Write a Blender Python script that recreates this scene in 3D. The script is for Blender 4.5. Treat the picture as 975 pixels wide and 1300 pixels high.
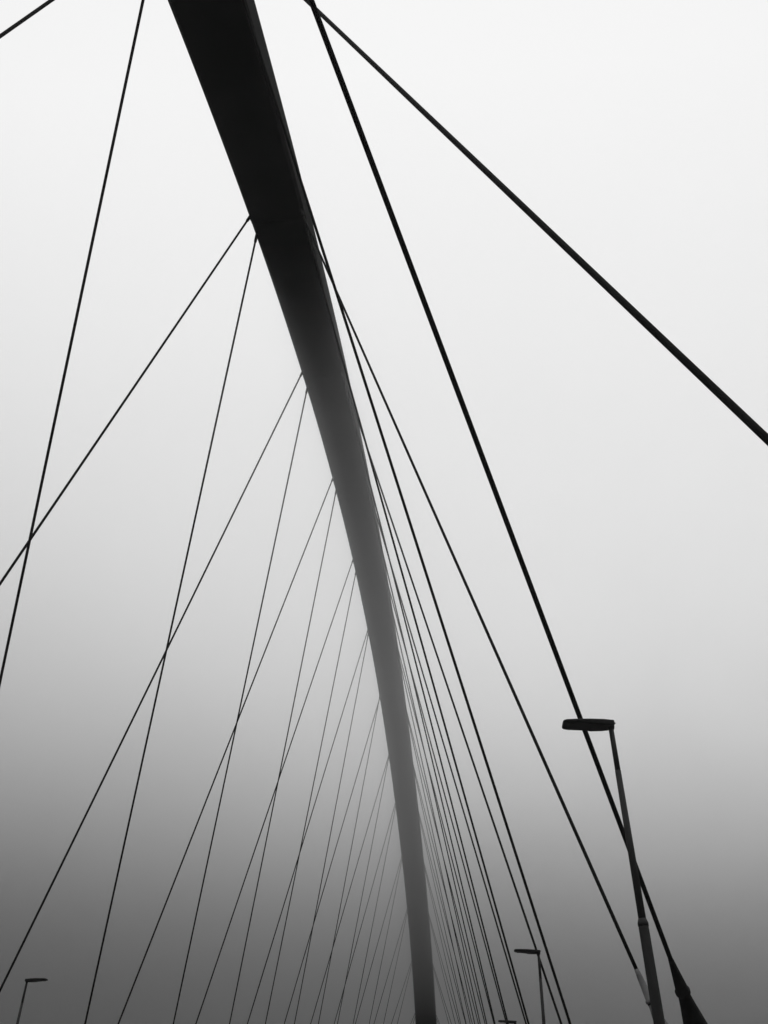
import bpy, bmesh, math, random
from mathutils import Vector, Matrix

for o in list(bpy.data.objects):
    bpy.data.objects.remove(o)
S = bpy.context.scene
C = S.collection
random.seed(7)

# ------------------------------------------------------------------ camera
CAM = Vector((5.766, 0.0, -4.139))
RIGHT = Vector((0.99718, 0.07303, 0.01718))
UP = Vector((0.02979, -0.59569, 0.80266))
FWD = Vector((-0.06885, 0.79989, 0.59619))
cd = bpy.data.cameras.new("camera")
cd.sensor_fit = 'VERTICAL'
cd.sensor_height = 36.0
cd.lens = 31.86
cd.clip_start = 0.05
cd.clip_end = 20000
cam = bpy.data.objects.new("camera", cd)
C.objects.link(cam)
cam.matrix_world = Matrix(((RIGHT.x, UP.x, -FWD.x, CAM.x),
                           (RIGHT.y, UP.y, -FWD.y, CAM.y),
                           (RIGHT.z, UP.z, -FWD.z, CAM.z),
                           (0, 0, 0, 1)))
S.camera = cam

# ------------------------------------------------------------------ overcast sky
w = bpy.data.worlds.new("World")
S.world = w
w.use_nodes = True
nt = w.node_tree
nt.nodes.clear()
out = nt.nodes.new('ShaderNodeOutputWorld')
bg = nt.nodes.new('ShaderNodeBackground')
tc = nt.nodes.new('ShaderNodeTexCoord')
sep = nt.nodes.new('ShaderNodeSeparateXYZ')
ramp = nt.nodes.new('ShaderNodeValToRGB')
nt.links.new(tc.outputs['Generated'], sep.inputs[0])
nt.links.new(sep.outputs['Z'], ramp.inputs[0])
# fog-bound overcast: dark at the horizon, bright overhead, the same all round
SKY = [(0.00, 0.004), (0.06, 0.007), (0.12, 0.028), (0.19, 0.145), (0.26, 0.36), (0.34, 0.58), (0.42, 0.72),
       (0.50, 0.80), (0.60, 0.85), (0.72, 0.895), (0.86, 0.925), (1.0, 0.94)]
cr = ramp.color_ramp
cr.interpolation = 'B_SPLINE'
while len(cr.elements) > 1:
    cr.elements.remove(cr.elements[-1])
cr.elements[0].position = SKY[0][0]
cr.elements[0].color = (SKY[0][1],) * 3 + (1,)
for p, v in SKY[1:]:
    e = cr.elements.new(p)
    e.color = (v, v, v, 1)
nt.links.new(ramp.outputs['Color'], bg.inputs['Color'])
# the cloud is a little brighter on the right of the bridge, most of all low down
def wm(op, a, b):
    m = nt.nodes.new('ShaderNodeMath')
    m.operation = op
    for i, v in enumerate((a, b)):
        if isinstance(v, (int, float)):
            m.inputs[i].default_value = v
        else:
            nt.links.new(v, m.inputs[i])
    return m.outputs[0]
low = wm('POWER', wm('SUBTRACT', 1.0, wm('MAXIMUM', sep.outputs['Z'], 0.0)), 3.0)
side = wm('MAXIMUM', wm('ADD', 1.0, wm('MULTIPLY', wm('MULTIPLY', sep.outputs['X'], 1.7), low)), 0.3)
# slow, faint unevenness of drifting fog over the whole sky
noi = nt.nodes.new('ShaderNodeTexNoise')
noi.inputs['Scale'].default_value = 3.2
noi.inputs['Detail'].default_value = 5
noi.inputs['Roughness'].default_value = 0.5
noi.inputs['Distortion'].default_value = 0.6
nt.links.new(tc.outputs['Generated'], noi.inputs['Vector'])
patch = wm('ADD', 1.0, wm('MULTIPLY', wm('SUBTRACT', noi.outputs['Fac'], 0.5), wm('ADD', 0.03, wm('MULTIPLY', low, 1.0))))
nt.links.new(wm('MULTIPLY', side, patch), bg.inputs['Strength'])
nt.links.new(bg.outputs[0], out.inputs[0])

# the sun behind the cloud, high up and very soft
sl = bpy.data.lights.new("sun", 'SUN')
sl.energy = 0.5
sl.angle = math.radians(60)
sl.color = (1, 1, 1)
so = bpy.data.objects.new("sun", sl)
C.objects.link(so)
so.rotation_euler = (math.radians(25), math.radians(-12), 0)

S.view_settings.view_transform = 'Standard'
S.view_settings.look = 'None'
S.view_settings.exposure = 0.0
S.view_settings.gamma = 1.0
S.render.resolution_x = 768
S.render.resolution_y = 1024
try:
    S.cycles.volume_bounces = 2
except Exception:
    pass

# ------------------------------------------------------------------ haze density (box is built at the end)
HAZE_DENSITY = 0.0007
HAZE_G = 0.95
BANK_DENSITY = 0.0145
BANK_C = 0.84
BANK_Y = 21.0
BANK_Z = 15.5

# ------------------------------------------------------------------ measured geometry (metres, camera eye 1.6 m over the pavement)
DECK = -5.74
ARCH = [(-32, -11.795, 1.069),
        (-28, -7.14, 1.057),
        (-24, -2.95, 1.047),
        (-20, 0.828, 1.037),
        (-16, 4.241, 1.029),
        (-12, 7.332, 1.022),
        (-8, 10.137, 1.017),
        (-4, 12.688, 1.013),
        (0, 15.011, 1.009),
        (4, 17.132, 1.008),
        (8, 19.068, 1.007),
        (12, 20.838, 1.007),
        (16, 22.456, 1.009),
        (20, 23.933, 1.012),
        (24, 25.279, 1.015),
        (28, 26.503, 1.02),
        (32, 27.612, 1.026),
        (36, 28.61, 1.033),
        (40, 29.502, 1.041),
        (44, 30.294, 1.05),
        (48, 30.987, 1.06),
        (52, 31.586, 1.07),
        (56, 32.092, 1.082),
        (60, 32.509, 1.095),
        (64, 32.841, 1.108),
        (68, 33.088, 1.122),
        (72, 33.255, 1.138),
        (76, 33.345, 1.153),
        (80, 33.36, 1.17),
        (84, 33.304, 1.188),
        (88, 33.181, 1.206),
        (92, 32.994, 1.225),
        (96, 32.745, 1.244),
        (100, 32.439, 1.265),
        (104, 32.077, 1.286),
        (108, 31.661, 1.307),
        (112, 31.193, 1.329),
        (116, 30.673, 1.352),
        (120, 30.101, 1.375),
        (124, 29.473, 1.399),
        (128, 28.785, 1.424),
        (132, 28.032, 1.449),
        (136, 27.205, 1.474),
        (140, 26.291, 1.5),
        (144, 25.277, 1.526),
        (148, 24.145, 1.553),
        (152, 22.872, 1.58),
        (156, 21.431, 1.607),
        (160, 19.791, 1.635),
        (164, 17.915, 1.663),
        (168, 15.76, 1.692),
        (172, 13.277, 1.72),
        (176, 10.408, 1.749),
        (180, 7.091, 1.779),
        (184, 3.251, 1.808),
        (188, -1.192, 1.838),
        (192, -6.33, 1.867)]

HANGERS = [(-1, 'A', 1, [-0.915, 9.094, 19.575], [-8.463, 26.511, -0.033]),
           (-1, 'B', 1, [-0.915, 8.544, 19.325], [-8.877, 7.83, -0.026]),
           (-1, 'A', 2, [-0.92, 20.343, 24.06], [-8.463, 38.122, 0.002]),
           (-1, 'B', 2, [-0.92, 19.317, 23.697], [-8.877, 19.619, -0.04]),
           (-1, 'A', 3, [-0.935, 32.027, 27.625], [-8.463, 49.575, 0.067]),
           (-1, 'B', 3, [-0.932, 30.571, 27.235], [-8.877, 30.917, -0.023]),
           (-1, 'A', 4, [-0.957, 43.615, 30.229], [-8.463, 60.967, 0.161]),
           (-1, 'B', 4, [-0.954, 42.076, 29.932], [-8.877, 42.356, 0.023]),
           (-1, 'A', 5, [-0.99, 55.7, 32.064], [-8.463, 71.026, 0.268]),
           (-1, 'B', 5, [-0.984, 53.726, 31.822], [-8.877, 53.766, 0.098]),
           (-1, 'A', 6, [-1.026, 66.525, 33.013], [-8.463, 82.246, 0.415]),
           (-1, 'B', 6, [-1.024, 66.007, 32.982], [-8.877, 65.392, 0.206]),
           (-1, 'A', 7, [-1.076, 79.432, 33.369], [-8.463, 94.133, 0.602]),
           (-1, 'B', 7, [-1.077, 79.726, 33.368], [-8.877, 77.024, 0.343]),
           (-1, 'A', 8, [-1.139, 93.287, 32.927], [-8.463, 105.856, 0.817]),
           (-1, 'B', 8, [-1.139, 93.111, 32.937], [-8.877, 87.922, 0.5]),
           (-1, 'A', 9, [-1.205, 106.112, 31.871], [-8.463, 117.83, 1.068]),
           (-1, 'B', 9, [-1.202, 105.385, 31.945], [-8.877, 101.194, 0.727]),
           (1, 'A', 0, [0.92, -2.885, 13.364], [8.361, 14.195, -0.037]),
           (1, 'A', 1, [0.915, 9.039, 19.55], [8.361, 26.801, -0.033]),
           (1, 'B', 1, [0.915, 8.164, 19.151], [8.775, 5.735, -0.021]),
           (1, 'A', 2, [0.92, 20.376, 24.072], [8.361, 38.006, 0.002]),
           (1, 'B', 2, [0.92, 19.241, 23.67], [8.775, 18.93, -0.04]),
           (1, 'A', 3, [0.935, 32.096, 27.644], [8.361, 48.499, 0.06]),
           (1, 'B', 3, [0.933, 30.883, 27.32], [8.775, 31.861, -0.021]),
           (1, 'A', 4, [0.957, 43.563, 30.219], [8.361, 59.508, 0.147]),
           (1, 'B', 4, [0.954, 42.196, 29.956], [8.775, 43.307, 0.028]),
           (1, 'B', 5, [0.984, 53.836, 31.836], [8.775, 54.775, 0.106])]

# ------------------------------------------------------------------ materials
def mat(name, v, rough=0.6, noise=0.25, scale=6.0, metal=0.0, bump=0.0, bscale=None, spec=0.3, stretch=None):
    m = bpy.data.materials.new(name)
    m.use_nodes = True
    n = m.node_tree
    b = n.nodes['Principled BSDF']
    b.inputs['Roughness'].default_value = rough
    b.inputs['Metallic'].default_value = metal
    b.inputs['Specular IOR Level'].default_value = spec
    t = n.nodes.new('ShaderNodeTexCoord')
    mp = n.nodes.new('ShaderNodeMapping')
    n.links.new(t.outputs['Object'], mp.inputs[0])
    if stretch:
        mp.inputs['Scale'].default_value = stretch
    nz = n.nodes.new('ShaderNodeTexNoise')
    nz.inputs['Scale'].default_value = scale
    nz.inputs['Detail'].default_value = 6
    n.links.new(mp.outputs[0], nz.inputs['Vector'])
    r = n.nodes.new('ShaderNodeValToRGB')
    a, c = v * (1 - noise), v * (1 + noise)
    r.color_ramp.elements[0].position = 0.3
    r.color_ramp.elements[0].color = (a, a, a, 1)
    r.color_ramp.elements[1].position = 0.7
    r.color_ramp.elements[1].color = (c, c, c, 1)
    n.links.new(nz.outputs['Fac'], r.inputs[0])
    n.links.new(r.outputs[0], b.inputs['Base Color'])
    if bump:
        nb = n.nodes.new('ShaderNodeTexNoise')
        nb.inputs['Scale'].default_value = bscale or scale * 8
        nb.inputs['Detail'].default_value = 4
        n.links.new(mp.outputs[0], nb.inputs['Vector'])
        bp = n.nodes.new('ShaderNodeBump')
        bp.inputs['Strength'].default_value = bump
        bp.inputs['Distance'].default_value = 0.01
        n.links.new(nb.outputs['Fac'], bp.inputs['Height'])
        n.links.new(bp.outputs[0], b.inputs['Normal'])
    return m

M_ARCH = mat("dark_painted_steel", 0.014, 0.9, 0.3, 0.35, bump=0.05, spec=0.04)
M_SEAM = mat("weld_seam_steel", 0.014, 0.9, 0.2, 3.0, spec=0.04)
M_CABLE = mat("black_sheathed_cable", 0.008, 0.75, 0.3, 4.0, spec=0.08)
M_SOCK = mat("black_socket_steel", 0.010, 0.8, 0.3, 5.0, spec=0.1)
M_SOCK_GREY = mat("grey_socket_steel", 0.10, 0.6, 0.25, 7.0, spec=0.25)  # the same socket part in a lighter grey, for the B hangers
M_POLE = mat("dark_pole_paint", 0.022, 0.7, 0.25, 3.0, spec=0.2, stretch=(4, 4, 0.6))
M_HEAD = mat("black_lamp_housing", 0.012, 0.7, 0.3, 8.0, spec=0.2)
M_LENS = mat("dull_lamp_glass", 0.010, 0.6, 0.2, 20.0, spec=0.12)
M_ROAD = mat("asphalt", 0.05, 0.9, 0.25, 3.0, bump=0.5, bscale=90)
M_PAVE = mat("concrete_paving", 0.22, 0.9, 0.15, 1.5, bump=0.3, bscale=40)
M_KERB = mat("kerb_concrete", 0.28, 0.85, 0.2, 3.0, bump=0.2)
M_LINE = mat("road_paint", 0.75, 0.7, 0.1, 8.0)
M_WATER = mat("river_water", 0.02, 0.12, 0.2, 0.05, bump=0.6, bscale=0.6, spec=0.5)
M_DECKSTEEL = mat("deck_edge_steel", 0.10, 0.7, 0.2, 1.0)

# ------------------------------------------------------------------ helpers
def link(name, bm, m, parent=None, smooth=False):
    me = bpy.data.meshes.new(name)
    bmesh.ops.recalc_face_normals(bm, faces=bm.faces)
    bm.to_mesh(me)
    bm.free()
    if smooth:
        for p in me.polygons:
            p.use_smooth = True
    me.materials.append(m)
    o = bpy.data.objects.new(name, me)
    C.objects.link(o)
    if parent:
        o.parent = parent
    return o

def thing(name, label, cat, loc=(0, 0, 0), group=None):
    o = bpy.data.objects.new(name, None)
    o.empty_display_size = 0.3
    C.objects.link(o)
    o.location = loc
    o['label'] = label
    o['category'] = cat
    if group:
        o['group'] = group
    return o

def rings(bm, prof, sides=12):
    """prof: list of (centre, axis, radius); joins successive rings and caps the ends"""
    rs = []
    for c, ax, r in prof:
        ax = ax.normalized()
        u = ax.cross(Vector((0, 1, 0)))
        if u.length < 0.1:
            u = ax.cross(Vector((1, 0, 0)))
        u.normalize()
        v = ax.cross(u)
        rs.append([bm.verts.new(c + (u * math.cos(2 * math.pi * i / sides) + v * math.sin(2 * math.pi * i / sides)) * r)
                   for i in range(sides)])
    for a, b in zip(rs, rs[1:]):
        for i in range(sides):
            j = (i + 1) % sides
            bm.faces.new((a[i], a[j], b[j], b[i]))
    bm.faces.new(rs[0])
    bm.faces.new(rs[-1])

def box(bm, x0, x1, y0, y1, z0, z1):
    vs = [bm.verts.new((x, y, z)) for x in (x0, x1) for y in (y0, y1) for z in (z0, z1)]
    for f in ((0, 1, 3, 2), (4, 6, 7, 5), (0, 4, 5, 1), (2, 3, 7, 6), (0, 2, 6, 4), (1, 5, 7, 3)):
        bm.faces.new([vs[i] for i in f])

def tab(y, col):
    """Catmull-Rom through the arch table"""
    y0 = ARCH[0][0]
    t = (y - y0) / 4.0
    i = max(0, min(len(ARCH) - 2, int(math.floor(t))))
    f = t - i
    p = [ARCH[max(0, min(len(ARCH) - 1, i + k))][col] for k in (-1, 0, 1, 2)]
    return p[1] + 0.5 * f * (p[2] - p[0] + f * (2 * p[0] - 5 * p[1] + 4 * p[2] - p[3]
                                               + f * (3 * (p[1] - p[2]) + p[3] - p[0])))

def za(y): return tab(y, 1)
def wa(y): return tab(y, 2)

# ------------------------------------------------------------------ the arch rib
DEPTH = 1.03
def section(y, grow=0.0, shrink=0.0):
    s = (za(y + .2) - za(y - .2)) / .4
    n = Vector((0, -s, 1)).normalized()
    c = Vector((0, y, za(y)))
    w = wa(y)
    b = 0.10
    pts = [(-w + b, 0), (w - b, 0), (w, b), (w, DEPTH - b), (w - b, DEPTH), (-w + b, DEPTH), (-w, DEPTH - b), (-w, b)]
    out = []
    for x, h in pts:
        x *= (w + grow) / w
        hh = (h - DEPTH / 2) * (DEPTH / 2 + grow) / (DEPTH / 2) + DEPTH / 2
        out.append(c + Vector((x, 0, 0)) + n * hh)
    return out

def tangent(y):
    return Vector((0, 1, (za(y + .2) - za(y - .2)) / .4)).normalized()

def sweep(bm, ys, grow=0.0):
    prev = None
    first = None
    for y in ys:
        r = [bm.verts.new(p) for p in section(y, grow)]
        if prev:
            for i in range(8):
                j = (i + 1) % 8
                bm.faces.new((prev[i], prev[j], r[j], r[i]))
        else:
            first = r
        prev = r
    bm.faces.new(first)
    bm.faces.new(prev)

arch = thing("arch_rib", "huge dark steel arch rib climbing from the fog to the top of the frame", "bridge arch", (0, 0, DECK))
def arch_child(o):
    o.parent = arch
    o.matrix_parent_inverse = arch.matrix_world.inverted()
arch.matrix_world = Matrix.Translation((0, 0, DECK))

top_y = {1: 8.8, 2: 19.8, 3: 31.3, 4: 42.9, 5: 54.7, 6: 66.3, 7: 79.6, 8: 93.2, 9: 105.7,
         10: 120.5, 11: 136.0, 12: 151.0, 13: 164.0}
cuts = [-28.8, -16.0, -3.0] + [top_y[k] + 0.0 for k in range(1, 14)] + [176.0, 191.2]
for a, b in zip(cuts, cuts[1:]):
    n = max(2, int((b - a) / 0.8))
    ys = [a + 0.012 + (b - a - 0.024) * i / n for i in range(n + 1)]
    bm = bmesh.new()
    sweep(bm, ys)
    o = link("steel_segment", bm, M_ARCH, arch)
    o.matrix_parent_inverse = Matrix.Translation((0, 0, -DECK))
for c in cuts[1:-1]:
    bm = bmesh.new()
    sweep(bm, [c - 0.10, c, c + 0.10], 0.004)
    o = link("joint_band", bm, M_SEAM, arch)
    o.matrix_parent_inverse = Matrix.Translation((0, 0, -DECK))

# ------------------------------------------------------------------ hangers
CAB_R = 0.0365
ROWS = {}
for s, t, k, P, Q in HANGERS:
    ROWS[(s, t, k)] = (Vector(P), Vector(Q))
for k in range(10, 14):
    y = top_y[k]
    la = 11.7 - 0.8 * (k - 9)
    lb = -4.2 - 0.8 * (k - 9)
    for t, dy, l, X in (('A', 0.35, la, 8.46), ('B', -0.35, lb, 8.88)):
        yy = y + dy
        ROWS[(-1, t, k)] = (Vector((-wa(yy) + 0.09, yy, za(yy))), Vector((-X, yy + l, 0.5)))
for (s, t, k) in list(ROWS):
    if s == -1 and (1, t, k) not in ROWS:
        P, Q = ROWS[(s, t, k)]
        fix = (-1.3 if t == 'A' else 0.9) * (1 if k < 10 else 0.3)
        ROWS[(1, t, k)] = (Vector((-P.x, P.y, P.z)), Vector((-Q.x - 0.1, Q.y + fix, Q.z)))

ORD = {1: "first", 2: "second", 3: "third", 4: "fourth", 5: "fifth", 6: "sixth", 7: "seventh", 8: "eighth", 9: "ninth"}
def hanger_label(s, t, k):
    if s < 0:
        if k == 1:
            return ("short piece of dark cable cutting off the top left corner" if t == 'B' else
                    "long black cable falling from the top edge to the left edge"), None
        if k <= 8:
            n = ORD[k - 1]
            return (("outward leaning upper cable of the %s pair down the arch's left edge" % n) if t == 'B' else
                    ("steeper lower cable of the %s pair down the arch's left edge" % n)), "hanger cables left of the arch"
        return "thin faint cable in the fog beside the foot of the arch, left side", "faint far hanger cables left of the arch"
    if k <= 1 and (t == 'A') and k == 0:
        return "thick black cable passing behind the nearest lamp head into a black socket", "hanger cables right of the arch"
    if t == 'B' and k == 1:
        return "heavy cable running diagonally to the right edge of the frame, widening", "hanger cables right of the arch"
    if t == 'A' and k == 1:
        return "black cable hugging the arch's right edge, then passing right of the second lamp", "hanger cables right of the arch"
    if t == 'B' and k == 2:
        return "dark cable ending in a grey socket just left of the nearest lamp pole", "hanger cables right of the arch"
    if t == 'B' and k == 3:
        return "thin grey cable running down behind the second lamp's head", "hanger cables right of the arch"
    if t == 'A' and k == 2:
        return "black cable reaching the bottom edge just left of the second lamp pole", "hanger cables right of the arch"
    if t == 'B' and k == 4:
        return "thin cable close beside the black cable that ends left of the second lamp", "hanger cables right of the arch"
    if t == 'A' and k == 3:
        return "darker right cable of the pair reaching the third lamp's head", "hanger cables right of the arch"
    if t == 'B' and k == 5:
        return "thinner left cable of the pair reaching the third lamp's head", "hanger cables right of the arch"
    if t == 'A' and k <= 6:
        return "darker cable of the %s pair left of the third lamp's head" % ORD[k - 3], "hanger cables right of the arch"
    if t == 'B' and k <= 8:
        return "finer cable of the %s pair left of the third lamp's head" % ORD[k - 5], "hanger cables right of the arch"
    return "fine cable in the dense fan between the arch's right side and the third lamp", "fan of far hanger cables right of the arch"

Z_START = {'A': -1.26, 'B': -0.85}
for (s, t, k), (P, Q) in sorted(ROWS.items(), key=lambda e: (e[0][2], e[0][0], e[0][1])):
    lab, grp = hanger_label(s, t, k)
    d = (Q - P).normalized()
    base = P + d * ((DECK + 0.06 - P.z) / d.z)
    th = thing("hanger_cable", lab, "bridge cable", base, grp)
    inv = Matrix.Translation(-base)
    def part(name, prof, m, sides=12):
        bm = bmesh.new()
        rings(bm, prof, sides)
        o = link(name, bm, m, th, smooth=False)
        for p in o.data.polygons:
            p.use_smooth = len(p.vertices) == 4
        o.matrix_parent_inverse = inv
        return o
    s0 = P + d * ((Z_START[t] - P.z) / d.z)
    # cable: a shade below straight, as a real hanger sags under its weight
    cab = bmesh.new()
    n = 24
    prof = []
    L = (s0 - P).length
    hor = Vector((d.x, d.y, 0)).length
    for i in range(n + 1):
        f = i / n
        p = P + d * (0.10 + (L - 0.08) * f)
        p.z -= 0.0016 * L * hor * 4 * f * (1 - f) * (1 if k > 1 else 0.2)
        prof.append((p, d, CAB_R))
    rings(cab, prof, 12)
    o = link("cable", cab, M_CABLE, th)
    for p in o.data.polygons:
        p.use_smooth = len(p.vertices) == 4
    o.matrix_parent_inverse = inv
    # fork and lug under the arch's edge
    part("fork", [(P + d * 0.02, d, 0.055), (P + d * 0.30, d, 0.055), (P + d * 0.36, d, 0.040)], M_SOCK, 10)
    bm = bmesh.new()
    tg = tangent(P.y)
    nn = Vector((0, -tg.z, tg.y))
    hx = Vector((1, 0, 0))
    c0 = P
    vs = []
    for a in (-0.022, 0.022):
        for (u, h) in ((-0.16, 0.10), (0.16, 0.10), (0.09, -0.16), (-0.09, -0.16)):
            vs.append(bm.verts.new(c0 + hx * a + tg * u + nn * h))
    for f in ((0, 1, 2, 3), (7, 6, 5, 4), (0, 4, 5, 1), (1, 5, 6, 2), (2, 6, 7, 3), (3, 7, 4, 0)):
        bm.faces.new([vs[i] for i in f])
    o = link("lug_plate", bm, M_ARCH, th)
    o.matrix_parent_inverse = inv
    # lower end: tapered socket over a flaring anchorage
    m = M_SOCK if t == 'A' else M_SOCK_GREY
    bl = 0.64 if t == 'A' else 0.56
    r1 = 0.112 if t == 'A' else 0.085
    e0 = s0 + d * bl
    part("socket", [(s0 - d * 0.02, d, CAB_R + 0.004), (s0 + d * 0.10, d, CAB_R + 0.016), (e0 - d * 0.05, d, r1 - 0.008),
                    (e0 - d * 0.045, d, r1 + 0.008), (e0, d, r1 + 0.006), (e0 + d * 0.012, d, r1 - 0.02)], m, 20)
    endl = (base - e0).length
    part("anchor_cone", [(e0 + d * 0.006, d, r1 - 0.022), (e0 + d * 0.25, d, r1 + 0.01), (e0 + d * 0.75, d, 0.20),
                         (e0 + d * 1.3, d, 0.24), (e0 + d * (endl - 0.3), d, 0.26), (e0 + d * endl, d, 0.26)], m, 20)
    part("seal_ring", [(e0 + d * 0.008, d, r1 - 0.010), (e0 + d * 0.035, d, r1 - 0.010)], M_SOCK, 20)
    part("base_collar", [(base - d * 0.22, d, 0.285), (base - d * 0.18, d, 0.30), (base - d * 0.02, d, 0.30)], M_SOCK, 20)

# ------------------------------------------------------------------ street lamps
def make_lamp(label):
    t = thing("street_lamp", label, "street lamp", (0, 0, 0), "street lamps along the bridge")
    hgt = 0.842 - DECK           # underside of the head above the deck
    up = Vector((0, 0, 1))
    def p(name, prof, m, sides=16, parent=t):
        bm = bmesh.new()
        rings(bm, prof, sides)
        o = link(name, bm, m, parent)
        for q in o.data.polygons:
            q.use_smooth = len(q.vertices) == 4
        return o
    V = lambda z: Vector((0, 0, z))
    z1 = hgt - 2.48              # wide lower shaft ends here
    z2 = hgt - 0.62
    p("lower_shaft", [(V(0.10), up, 0.075), (V(z1 - 0.04), up, 0.060), (V(z1 - 0.005), up, 0.058)], M_POLE)
    p("upper_shaft", [(V(z1 - 0.02), up, 0.046), (V(z2), up, 0.0385)], M_POLE)
    p("shaft_collar", [(V(z1 - 0.012), up, 0.064), (V(z1 + 0.02), up, 0.064), (V(z1 + 0.07), up, 0.048)], M_POLE)
    p("spigot", [(V(z2 - 0.01), up, 0.036), (V(hgt + 0.02), up, 0.033)], M_POLE)
    p("base_plate", [(V(0), up, 0.16), (V(0.025), up, 0.16), (V(0.03), up, 0.11), (V(0.12), up, 0.10)], M_POLE)
    # luminaire: flat rounded slab, thicker towards the pole, thin at the tip (towards -x)
    bm = bmesh.new()
    prev = None
    secs = [(0.045, 0.078, 0.030, 0.020), (0.035, 0.105, 0.046, 0.026), (-0.10, 0.135, 0.052, 0.030), (-0.25, 0.150, 0.050, 0.030),
            (-0.32, 0.154, 0.038, 0.030), (-0.49, 0.156, 0.026, 0.026), (-0.585, 0.148, 0.020, 0.024), (-0.62, 0.130, 0.014, 0.018), (-0.632, 0.10, 0.006, 0.010)]
    first = None
    for x, hw, dn, upz in secs:
        c = Vector((x, 0, hgt + 0.02 - x * 0.03))
        ring = []
        for (yy, zz) in ((-1, 0.1), (-0.93, 0.7), (-0.6, 1), (0, 1.12), (0.6, 1), (0.93, 0.7), (1, 0.1), (0.95, -0.7), (0.8, -1), (0, -1), (-0.8, -1), (-0.95, -0.7)):
            ring.append(bm.verts.new(c + Vector((0, yy * hw, zz * (upz if zz > 0 else dn)))))
        if prev:
            for i in range(12):
                j = (i + 1) % 12
                bm.faces.new((prev[i], prev[j], ring[j], ring[i]))
        else:
            first = ring
        prev = ring
    bm.faces.new(first)
    bm.faces.new(prev)
    head = link("lamp_head", bm, M_HEAD, t)
    bm = bmesh.new()
    box(bm, -0.56, -0.34, -0.11, 0.11, hgt + 0.003, hgt + 0.0085)
    link("lens", bm, M_LENS, head)
    p("knob", [(Vector((0.04, 0, hgt + 0.03)), Vector((1, 0, 0)), 0.012), (Vector((0.068, 0, hgt + 0.03)), Vector((1, 0, 0)), 0.012)], M_HEAD, 10, head)
    p("hinge", [(V(hgt - 0.055), up, 0.040), (V(hgt - 0.02), up, 0.050), (V(hgt + 0.01), up, 0.050)], M_HEAD, 14, head)
    return t

def copy_tree(o, parent=None):
    c = o.copy()
    C.objects.link(c)
    if parent:
        c.parent = parent
    for ch in list(o.children):
        copy_tree(ch, c)
    return c

lamp0 = make_lamp("nearest street lamp, tall black pole in front of the crossing cables at right")
spots = [((7.865, 11.604), 0, lamp0['label']),
         ((7.828, 26.243), 0, "second street lamp, half hidden at the bottom edge right of the arch"),
         ((7.76, 38.94), 0, "third street lamp, only its head showing at the very bottom edge"),
         ((-7.861, 30.839), math.pi, "small street lamp left of the arch, in the bottom left corner")]
for i, ((x, y), rz, lab) in enumerate(spots):
    o = lamp0 if i == 0 else copy_tree(lamp0)
    o.location = (x, y, DECK)
    o.rotation_euler = (0, 0, rz)
    o['label'] = lab
# the nearest lamp leans very slightly outward
lamp0.rotation_euler = (0, math.radians(-1.3), 0)
lamp0.location = (7.865 + 6.58 * math.tan(math.radians(1.3)), 11.604, DECK)

# ------------------------------------------------------------------ deck, road and river below the frame
def struct(name, bm, m):
    o = link(name, bm, m)
    o['kind'] = 'structure'
    return o
Y0, Y1 = -120, 420
bm = bmesh.new(); box(bm, -12.6, 12.6, Y0, Y1, DECK - 1.6, DECK - 0.16); struct("bridge_deck", bm, M_DECKSTEEL)
bm = bmesh.new(); box(bm, -5.2, -1.9, Y0, Y1, DECK - 0.156, DECK - 0.13); box(bm, 1.9, 5.2, Y0, Y1, DECK - 0.156, DECK - 0.13); struct("road", bm, M_ROAD)
bm = bmesh.new()
for s in (-1, 1):
    a, b = sorted((s * 5.36, s * 12.4))
    box(bm, a, b, Y0, Y1, DECK - 0.156, DECK)
struct("pavement", bm, M_PAVE)
bm = bmesh.new(); box(bm, -1.74, 1.74, Y0, Y1, DECK - 0.156, DECK - 0.005); struct("central_reserve", bm, M_PAVE)
bm = bmesh.new()
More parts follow.
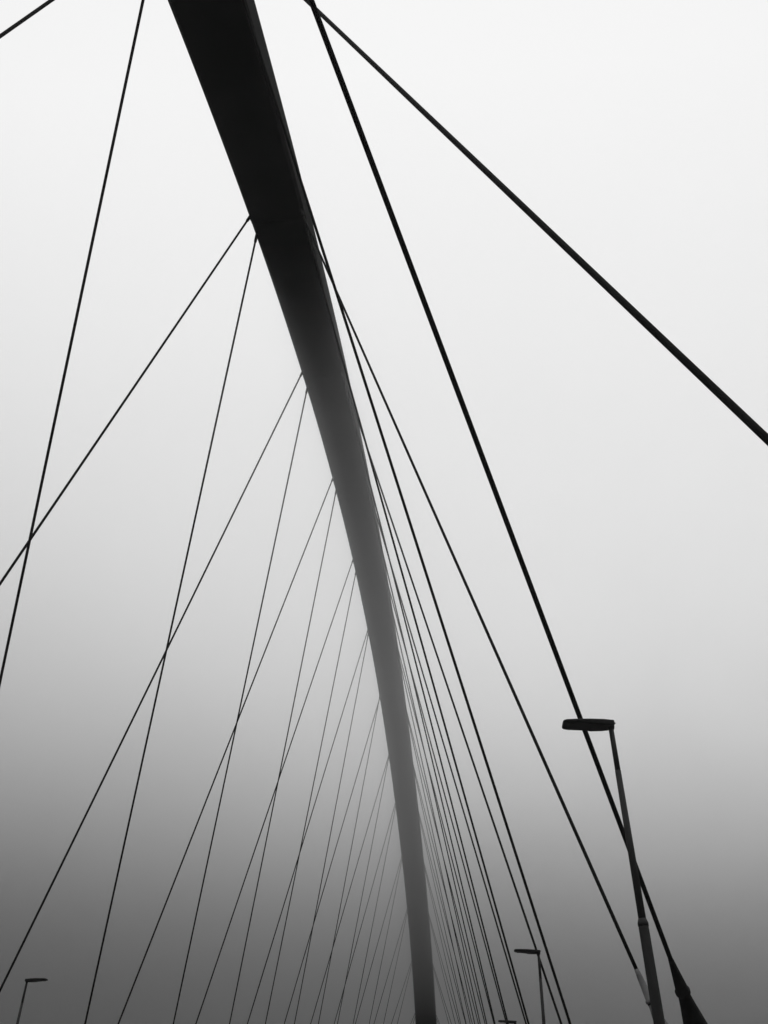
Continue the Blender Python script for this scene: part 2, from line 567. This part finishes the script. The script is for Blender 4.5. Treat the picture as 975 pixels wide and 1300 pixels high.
for x in (-5.28, -1.82, 1.82, 5.28):
    y = Y0
    while y < Y1:
        box(bm, x - 0.075, x + 0.075, y, y + 2.98, DECK - 0.158, DECK + 0.004)
        y += 3.0
o = struct("kerb", bm, M_KERB)
bm = bmesh.new()
for x in (-3.55, 3.55):
    y = Y0
    while y < Y1 - 3:
        box(bm, x - 0.06, x + 0.06, y, y + 2.5, DECK - 0.134, DECK - 0.126)
        y += 7.0
struct("lane_marking", bm, M_LINE)
RIVER = DECK - 14
bm = bmesh.new()
vs = [bm.verts.new((x, y, RIVER)) for x, y in ((-2400, -2400), (2400, -2400), (2400, 2400), (-2400, 2400))]
bm.faces.new(vs)
struct("river", bm, M_WATER)

# ------------------------------------------------------------------ fog
bm = bmesh.new()
box(bm, -2500, 2500, -2500, 2500, RIVER - 1.0, 36.5)
hz = link("haze", bm, M_WATER)
hz['kind'] = 'stuff'
hm = bpy.data.materials.new("fog")
hm.use_nodes = True
hn = hm.node_tree
hn.nodes.clear()
ho = hn.nodes.new('ShaderNodeOutputMaterial')
hv = hn.nodes.new('ShaderNodeVolumePrincipled')
hv.inputs['Color'].default_value = (0.7, 0.7, 0.7, 1)
hv.inputs['Density'].default_value = HAZE_DENSITY
hv.inputs['Anisotropy'].default_value = HAZE_G
hn.links.new(hv.outputs[0], ho.inputs['Volume'])
hz.data.materials.clear()
hz.data.materials.append(hm)

# the thicker fog the far half of the arch climbs into: low cloud lying above the deck
bm = bmesh.new()
box(bm, -700, 700, BANK_Y, 900, BANK_Z, 36.2)
fb = link("fog_bank", bm, M_WATER)
fb['kind'] = 'stuff'
fm = bpy.data.materials.new("thick_fog")
fm.use_nodes = True
fn = fm.node_tree
fn.nodes.clear()
fo = fn.nodes.new('ShaderNodeOutputMaterial')
fv = fn.nodes.new('ShaderNodeVolumePrincipled')
fv.inputs['Color'].default_value = (BANK_C, BANK_C, BANK_C, 1)
fv.inputs['Density'].default_value = BANK_DENSITY
fv.inputs['Anisotropy'].default_value = HAZE_G
fn.links.new(fv.outputs[0], fo.inputs['Volume'])
fb.data.materials.clear()
fb.data.materials.append(fm)
